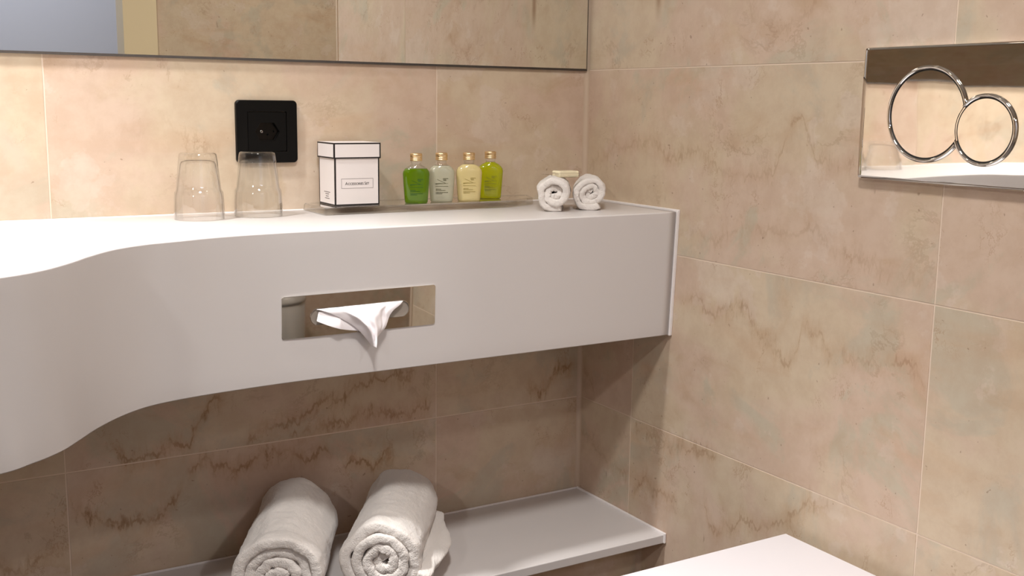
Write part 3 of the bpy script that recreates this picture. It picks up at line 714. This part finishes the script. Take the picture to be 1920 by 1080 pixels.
# ------------------------------------------------------------------ rolled towels
def rolled_towel(name, R, L, turns, th, loc, rz, label, group, squash=1.0, start=0.0, flare=0.0, hem=0.0, seed=1, end_ang=-0.9, core=0.35, cat='towel', lumps=1.0):
    rnd = random.Random(seed)
    pitch = th*1.0
    th_end = end_ang; th_start = th_end-2*PI*turns
    NU = int(turns*64); NV = 30; rc = 5
    # section loop around (v axis, normal): front edge rounded, back edge rounded
    vs, fs = [], []
    def loop(u):
        f = u/NU; ang = th_start+(th_end-th_start)*f
        r = R-th/2-pitch*(1-f)*turns
        r = max(r, th*core)
        out = []
        sgn = Vector((math.cos(ang), 0, math.sin(ang)))
        tw = 0.0
        ax_off = 0.0035*lumps*noise.noise(Vector((f*turns*1.3, seed*3.1, 0)))*2 + 0.002*noise.noise(Vector((f*turns*6, seed, 4)))
        if f > 1-1.0/turns: ax_off -= 0.002
        tt = th*1.06*(1+0.10*noise.noise(Vector((f*turns*3, seed*7, 1))))
        prof = []
        hv = L/2
        for k in range(NV+1): prof.append((-hv+tt*0.5+(L-tt)*k/NV, 1))      # outer side, front -> back
        for k in range(1, rc): a = PI/2-PI*k/rc; prof.append((hv-tt*0.5+tt*0.5*math.cos(a)**0.6, math.sin(a)))
        for k in range(NV+1): prof.append((hv-tt*0.5-(L-tt)*k/NV, -1))
        for k in range(1, rc): a = -PI/2-PI*k/rc; prof.append((-hv+tt*0.5-tt*0.30*abs(math.cos(a))**0.5, math.sin(a)))
        for v, s_ in prof:
            vv = (v+hv)/L       # 0 front .. 1 back
            rad = r + s_*tt/2
            wob = lumps*0.12*R*noise.noise(Vector((math.cos(ang)*1.0+seed, math.sin(ang)*1.0, v*6)))*(0.35+0.65*f) + lumps*0.05*R*noise.noise(Vector((math.cos(ang)*2.6+seed, math.sin(ang)*2.6, v*14+f*4)))
            rad += wob
            if hem and f > 1-1.02/turns and s_ > 0:
                rad += hem*math.exp(-((v+hv-0.018)/0.012)**2) - hem*0.7*math.exp(-((v+hv-0.042)/0.008)**2)
            if flare and f > 1-0.30/turns and s_ > -0.5:
                g = (f-(1-0.30/turns))/(0.30/turns); rad += flare*g*g*(0.1+0.9*math.sin(PI*min(1, max(0, vv)))**2)
            px, pz = rad*math.cos(ang), rad*math.sin(ang)*squash
            flo = -R*squash*0.93
            if pz < flo: pz = flo + (pz-flo)*0.15
            if s_ < 0: pz = max(pz, flo+tt*0.8) if pz < flo+tt*0.8 and f > 1-1.0/turns else pz
            out.append((px, v+ax_off, pz))
        return out
    ml = None
    for u in range(NU+1):
        l_ = loop(u); ml = len(l_); vs += l_
    for u in range(NU):
        for k in range(ml):
            k2 = (k+1) % ml; fs.append((u*ml+k, (u+1)*ml+k, (u+1)*ml+k2, u*ml+k2))
    fs.append(tuple(range(ml))); fs.append(tuple(range((NU+1)*ml-1, NU*ml-1, -1)))
    zmin = min(v[2] for v in vs); vs = [(x, y, z-zmin) for x, y, z in vs]
    bm = bmesh.new(); me = bpy.data.meshes.new('t'); me.from_pydata(vs, [], fs); bm.from_mesh(me); bpy.data.meshes.remove(me)
    o = bm_obj(name, bm, M_TERRY, smooth=True, loc=loc); o.rotation_euler = (0, 0, rz)
    lvl = 2 if R > 0.05 else 1
    su = o.modifiers.new('u', 'SUBSURF'); su.levels = lvl; su.render_levels = lvl
    for nm, ns, st in (('coarse', 0.016, 0.0030*lumps), ('fine', 0.0013, 0.0015 if R > 0.05 else 0.0010)):
        tx = bpy.data.textures.new(name+nm, 'CLOUDS'); tx.noise_scale = ns; tx.noise_depth = 2
        dm = o.modifiers.new(nm, 'DISPLACE'); dm.texture = tx; dm.strength = st; dm.mid_level = 0.5; dm.texture_coords = 'LOCAL'
    return tag(o, label, cat, group)
SH = -0.7770
g_ = 'large rolled white towels on the shelf'
# axis runs along local y; front faces the camera
def place_roll(fx, fy_, L, rz):   # centre from the front centre point
    return (fx + math.sin(-rz)*L/2, fy_ + math.cos(rz)*L/2)
x_, y_ = place_roll(-0.527, -0.272, 0.255, -0.57)
rolled_towel('rolled_towel', 0.0675, 0.255, 3.9, 0.0150, (x_, y_, SH+0.0005), -0.57, 'large rolled white towel on the shelf, the right one with its loose edge sticking out', g_, squash=1.0, flare=0.026, hem=0.002, seed=4, end_ang=-0.22)
x_, y_ = place_roll(-0.678, -0.262, 0.245, -0.47)
rolled_towel('rolled_towel', 0.070, 0.245, 4.2, 0.0150, (x_, y_, SH+0.0005), -0.47, 'large rolled white towel on the shelf, the left one beneath the tissue dispenser', g_, squash=1.0, hem=0.0015, seed=9, end_ang=-1.5)
g_ = 'small rolled flannels on the counter'
x_, y_ = place_roll(-0.1905, -0.192, 0.105, -0.60)
rolled_towel('rolled_flannel', 0.0315, 0.105, 2.3, 0.0105, (x_, y_, ZT+0.0003), -0.60, 'small rolled white flannel on the counter, the left one next to the tray', g_, squash=0.95, seed=14, end_ang=-1.15, core=0.45, flare=0.002, lumps=1.2)
x_, y_ = place_roll(-0.1205, -0.192, 0.105, -0.60)
rolled_towel('rolled_flannel', 0.0315, 0.105, 2.7, 0.0095, (x_, y_, ZT+0.0003), -0.60, 'small rolled white flannel on the counter, the right one nearest the corner', g_, squash=0.93, seed=23, end_ang=-1.0, core=0.45, flare=0.004, lumps=1.1)

# ------------------------------------------------------------------ wrapped soap on the flannels
M_SOAP = pmat('cream_soap', (240, 228, 196), 0.45)
M_WRAP = glassmix('clear_wrapper', 0.12, 0.6, refl=1.8, tint=(0.94, 0.94, 0.93))
sp = thing('wrapped_soap', (-0.146, -0.155, ZT+0.0520), 'small cream bar of soap in clear wrapper lying on the two rolled flannels', 'soap', rz=-0.03)
o = box_obj('soap_bar', (-0.019, 0.019, -0.012, 0.012, 0.0, 0.0105), M_SOAP, sp, 0.0025, 3)
bm = bmesh.new(); rr = random.Random(2)
nx, ny = 16, 8; gv = {}
for side in (0, 1):
    for i in range(nx+1):
        for j in range(ny+1):
            x = -0.040+0.066*i/nx; y = -0.0145+0.033*j/ny
            inside = max(0, 1-max(abs(x)/0.021, abs(y)/0.0145)**6) if abs(x) < 0.021 and abs(y) < 0.0145 else 0
            z = (0.0113*inside+0.0045*(1-inside)+0.0004) if side else (-0.0006*inside+0.0038*(1-inside))
            z += 0.0012*noise.noise(Vector((x*160, y*160, side)))*(1-inside)
            if x < -0.02: z += 0.10*(-0.02-x)*0.5*(1 if side else 0.9)
            gv[side, i, j] = bm.verts.new((x, y, z))
    for i in range(nx):
        for j in range(ny):
            bm.faces.new((gv[side, i, j], gv[side, i+1, j], gv[side, i+1, j+1], gv[side, i, j+1]))
bm_obj('soap_wrapper', bm, M_WRAP, sp, smooth=True)

# ------------------------------------------------------------------ shelf
sh = thing('wall_shelf', (0, 0, 0), 'plain white shelf under the counter holding the large rolled towels', 'shelf')
o = box_obj('shelf_board', (-2.298, -0.0006, -0.2655, -0.0006, -0.7920, SH), M_SOLID, sh, 0.0012)
bm = bmesh.new()
box(bm, -0.0048, -0.0002, -0.2680, -0.001, -0.7925, SH+0.0032)
box(bm, -2.29, -0.0048, -0.0040, -0.0008, SH-0.001, SH+0.0028)
o = bm_obj('shelf_sealant', bm, M_SILW, sh); add_mod_bevel(o, 0.0016, 3)

# ------------------------------------------------------------------ flush plate
fp = thing('flush_plate', (0, -0.7640, -0.0650), 'rectangular polished chrome flush plate with two round buttons on the right wall', 'flush plate')
# local: -x out of wall, y along wall, z up
# gently domed face: the margins fall back a millimetre towards the top and bottom edges
def dome(z): return -0.0110 + 0.40*max(0.0, abs(z)-0.030)**2
vs, fs = [], []; GY, GZ = 40, 48
for j in range(GZ+1):
    z = -0.0830+0.1660*j/GZ
    for i in range(GY+1):
        y = -0.1230+0.2460*i/GY; yy_, zz_ = y, z
        if i in (0, GY) and j in (0, GZ): yy_, zz_ = y*0.994, z*0.991
        vs.append((dome(z), yy_, zz_))
for j in range(GZ):
    for i in range(GY): a = j*(GY+1)+i; fs.append((a, a+GY+1, a+GY+2, a+1))
rim = [i for i in range(GY+1)] + [j*(GY+1)+GY for j in range(1, GZ+1)] + [GZ*(GY+1)+i for i in range(GY-1, -1, -1)] + [j*(GY+1) for j in range(GZ-1, 0, -1)]
m_ = len(rim); b0 = len(vs)
for q_ in rim: x, y, z = vs[q_]; vs.append((x+0.0007, y*1.0035, z*1.005))
for q_ in rim: x, y, z = vs[q_]; vs.append((-0.0005, y*1.0035, z*1.005))
for k in range(m_):
    k2 = (k+1) % m_
    fs.append((rim[k], rim[k2], b0+k2, b0+k)); fs.append((b0+k, b0+k2, b0+m_+k2, b0+m_+k))
bmp = bmesh.new(); me = bpy.data.meshes.new('t'); me.from_pydata(vs, [], fs); bmp.from_mesh(me); bpy.data.meshes.remove(me)
o = bm_obj('cover_plate', bmp, M_PLATE, fp)
o.data.polygons.foreach_set('use_smooth', [k < GY*GZ for k in range(len(o.data.polygons))])
bc = (0.0205, 0.0005, 0.0565); sc2 = (-0.0620, -0.0165, 0.0398)      # (dy, dz, r)
def arc_ring(name, c, r, wd, h, cut=None, mat=M_CHROME):
    prof = [(r-wd/2, 0.0), (r-wd/2*0.95, h*0.6), (r-wd*0.25, h), (r+wd*0.2, h), (r+wd/2*0.95, h*0.55), (r+wd/2, 0.0)]
    n = 160; ks = []
    for k in range(n):
        a = 2*PI*k/n; py, pz = c[0]+r*math.cos(a), c[1]+r*math.sin(a)
        ks.append(cut is None or math.hypot(py-cut[0], pz-cut[1]) > cut[2]+0.0008)
    vs, fs = [], []; m_ = len(prof)
    for k in range(n):
        a = 2*PI*k/n
        for (rr_, hh) in prof: vs.append((-0.0109-hh, c[0]+rr_*math.cos(a), c[1]+rr_*math.sin(a)))
    for k in range(n):
        k2 = (k+1) % n
        if not (ks[k] and ks[k2]): continue
        for j in range(m_-1): fs.append((k*m_+j, k2*m_+j, k2*m_+j+1, k*m_+j+1))
    bm = bmesh.new(); me = bpy.data.meshes.new('t'); me.from_pydata(vs, [], fs); bm.from_mesh(me); bpy.data.meshes.remove(me)
    bmesh.ops.delete(bm, geom=[v for v in bm.verts if not v.link_faces], context='VERTS')
    return bm_obj(name, bm, mat, fp, smooth=True)
def button(name, c, r, lift, cut=None):
    bm = bmesh.new(); ring_t, ring_b = [], []
    n = 120; pts = []
    for k in range(n):
        a = 2*PI*k/n; y, z = r*math.cos(a)+c[0], r*math.sin(a)+c[1]
        if cut and math.hypot(y-cut[0], z-cut[1]) < cut[2]:
            d = Vector((y-cut[0], z-cut[1]))
            # push onto the cutting circle
            v0 = Vector((y, z)); dirc = (Vector((c[0], c[1]))-v0).normalized(); s = 0
            while math.hypot(v0.x-cut[0], v0.y-cut[1]) < cut[2]: v0 += dirc*0.0003
            y, z = v0.x, v0.y
        pts.append((y, z))
    t_ = [bm.verts.new((-0.0109-lift, y, z)) for y, z in pts]; b2 = [bm.verts.new((-0.0108, y, z)) for y, z in pts]
    bm.faces.new(t_)
    for k in range(n): bm.faces.new((t_[k], t_[(k+1) % n], b2[(k+1) % n], b2[k]))
    return bm_obj(name, bm, M_PLATE, fp)
def gap_disc(name, c, r, lift, cut=None):
    o = button(name, c, r, lift, cut); o.data.materials[0] = M_DARKGAP; return o
gap_disc('button_gap', bc, bc[2]-0.0020, 0.0003, (sc2[0], sc2[1], sc2[2]))
gap_disc('button_gap', sc2, sc2[2]-0.0018, 0.0006)
bigb = button('flush_button', bc, bc[2]-0.0039, 0.0008, (sc2[0], sc2[1], sc2[2]+0.0005)); bigb['label'] = 'larger round chrome flush button'
smb = button('flush_button', sc2, sc2[2]-0.0036, 0.0012); smb['label'] = 'smaller round chrome flush button'
arc_ring('button_ring', bc, bc[2]+0.0002, 0.0046, 0.0034, cut=sc2)
arc_ring('button_ring', sc2, sc2[2]+0.0002, 0.0044, 0.0036, cut=(bc[0], bc[1], bc[2]-0.0035))

# ------------------------------------------------------------------ toilet (only a corner of the lid is in the picture)
tl = thing('toilet', (0, -0.765, FLOOR), 'white wall-hung toilet with a closed flat lid at the right edge of view', 'toilet')
def lid_loop(x0, x1, hw, r, n=10):
    pts = [(x0, hw), (x0, -hw)]
    for k in range(n+1): a = -PI/2+PI*k/n*0.5*2; 
    out = [(x0, -hw)]
    # long sides then a broad rounded front
    for k in range(17):
        a = PI*k/16; out.append((x1+r-r*math.sin(a), -hw*math.cos(a) if True else 0))
    out.append((x0, hw)); return out
LT = -0.668-FLOOR
L1 = lid_loop(-0.0175, -0.54, 0.208, 0.16)
def slab(name, L_, z0, z1, mat, bev):
    bm = bmesh.new(); b0 = [bm.verts.new((x, y, z0)) for x, y in L_]; t0 = [bm.verts.new((x, y, z1)) for x, y in L_]
    bm.faces.new(b0[::-1]); bm.faces.new(t0); n = len(L_)
    for k in range(n): bm.faces.new((b0[k], b0[(k+1) % n], t0[(k+1) % n], t0[k]))
    o = bm_obj(name, bm, mat, tl); add_mod_bevel(o, bev, 3, 50); return o
slab('lid', L1, LT-0.018, LT, M_CERAMIC, 0.0015)
slab('seat', lid_loop(-0.022, -0.533, 0.203, 0.16), LT-0.036, LT-0.019, M_CERAMIC, 0.003)
secs = []
for z, sx_, sy_ in ((LT-0.037, 1.0, 1.0), (LT-0.10, 0.98, 0.97), (LT-0.20, 0.86, 0.86), (LT-0.28, 0.66, 0.70), (LT-0.33, 0.45, 0.5)):
    secs.append(([(x*sx_-0.0, y*sy_) for x, y in lid_loop(-0.001, -0.53, 0.185, 0.16)], z))
loft('bowl', secs[::-1], M_CERAMIC, tl, smooth=False)

# ------------------------------------------------------------------ pedal bin (seen only in the polished dispenser plate)
M_BIN = pmat('pale_grey_metal', (214, 216, 216), 0.12, 0.55)
pb = thing('pedal_bin', (0.125, -2.44, FLOOR), 'round light grey pedal bin by the far tiled wall, seen only reflected in the dispenser', 'bin')
lathe('bin_body', [(0, 0.012), (0.102, 0.012), (0.104, 0.02), (0.104, 0.235), (0.100, 0.238), (0, 0.238)], M_BIN, pb)
lathe('bin_base', [(0, 0.0), (0.108, 0.0), (0.108, 0.014), (0.100, 0.016), (0, 0.016)], M_BLACK, pb)
lathe('bin_lid', [(0, 0.240), (0.106, 0.240), (0.107, 0.250), (0.09, 0.268), (0.05, 0.281), (0, 0.286)], M_BIN, pb)
box_obj('pedal', (-0.028, 0.028, 0.100, 0.145, 0.010, 0.018), M_BLACK, pb, 0.003)
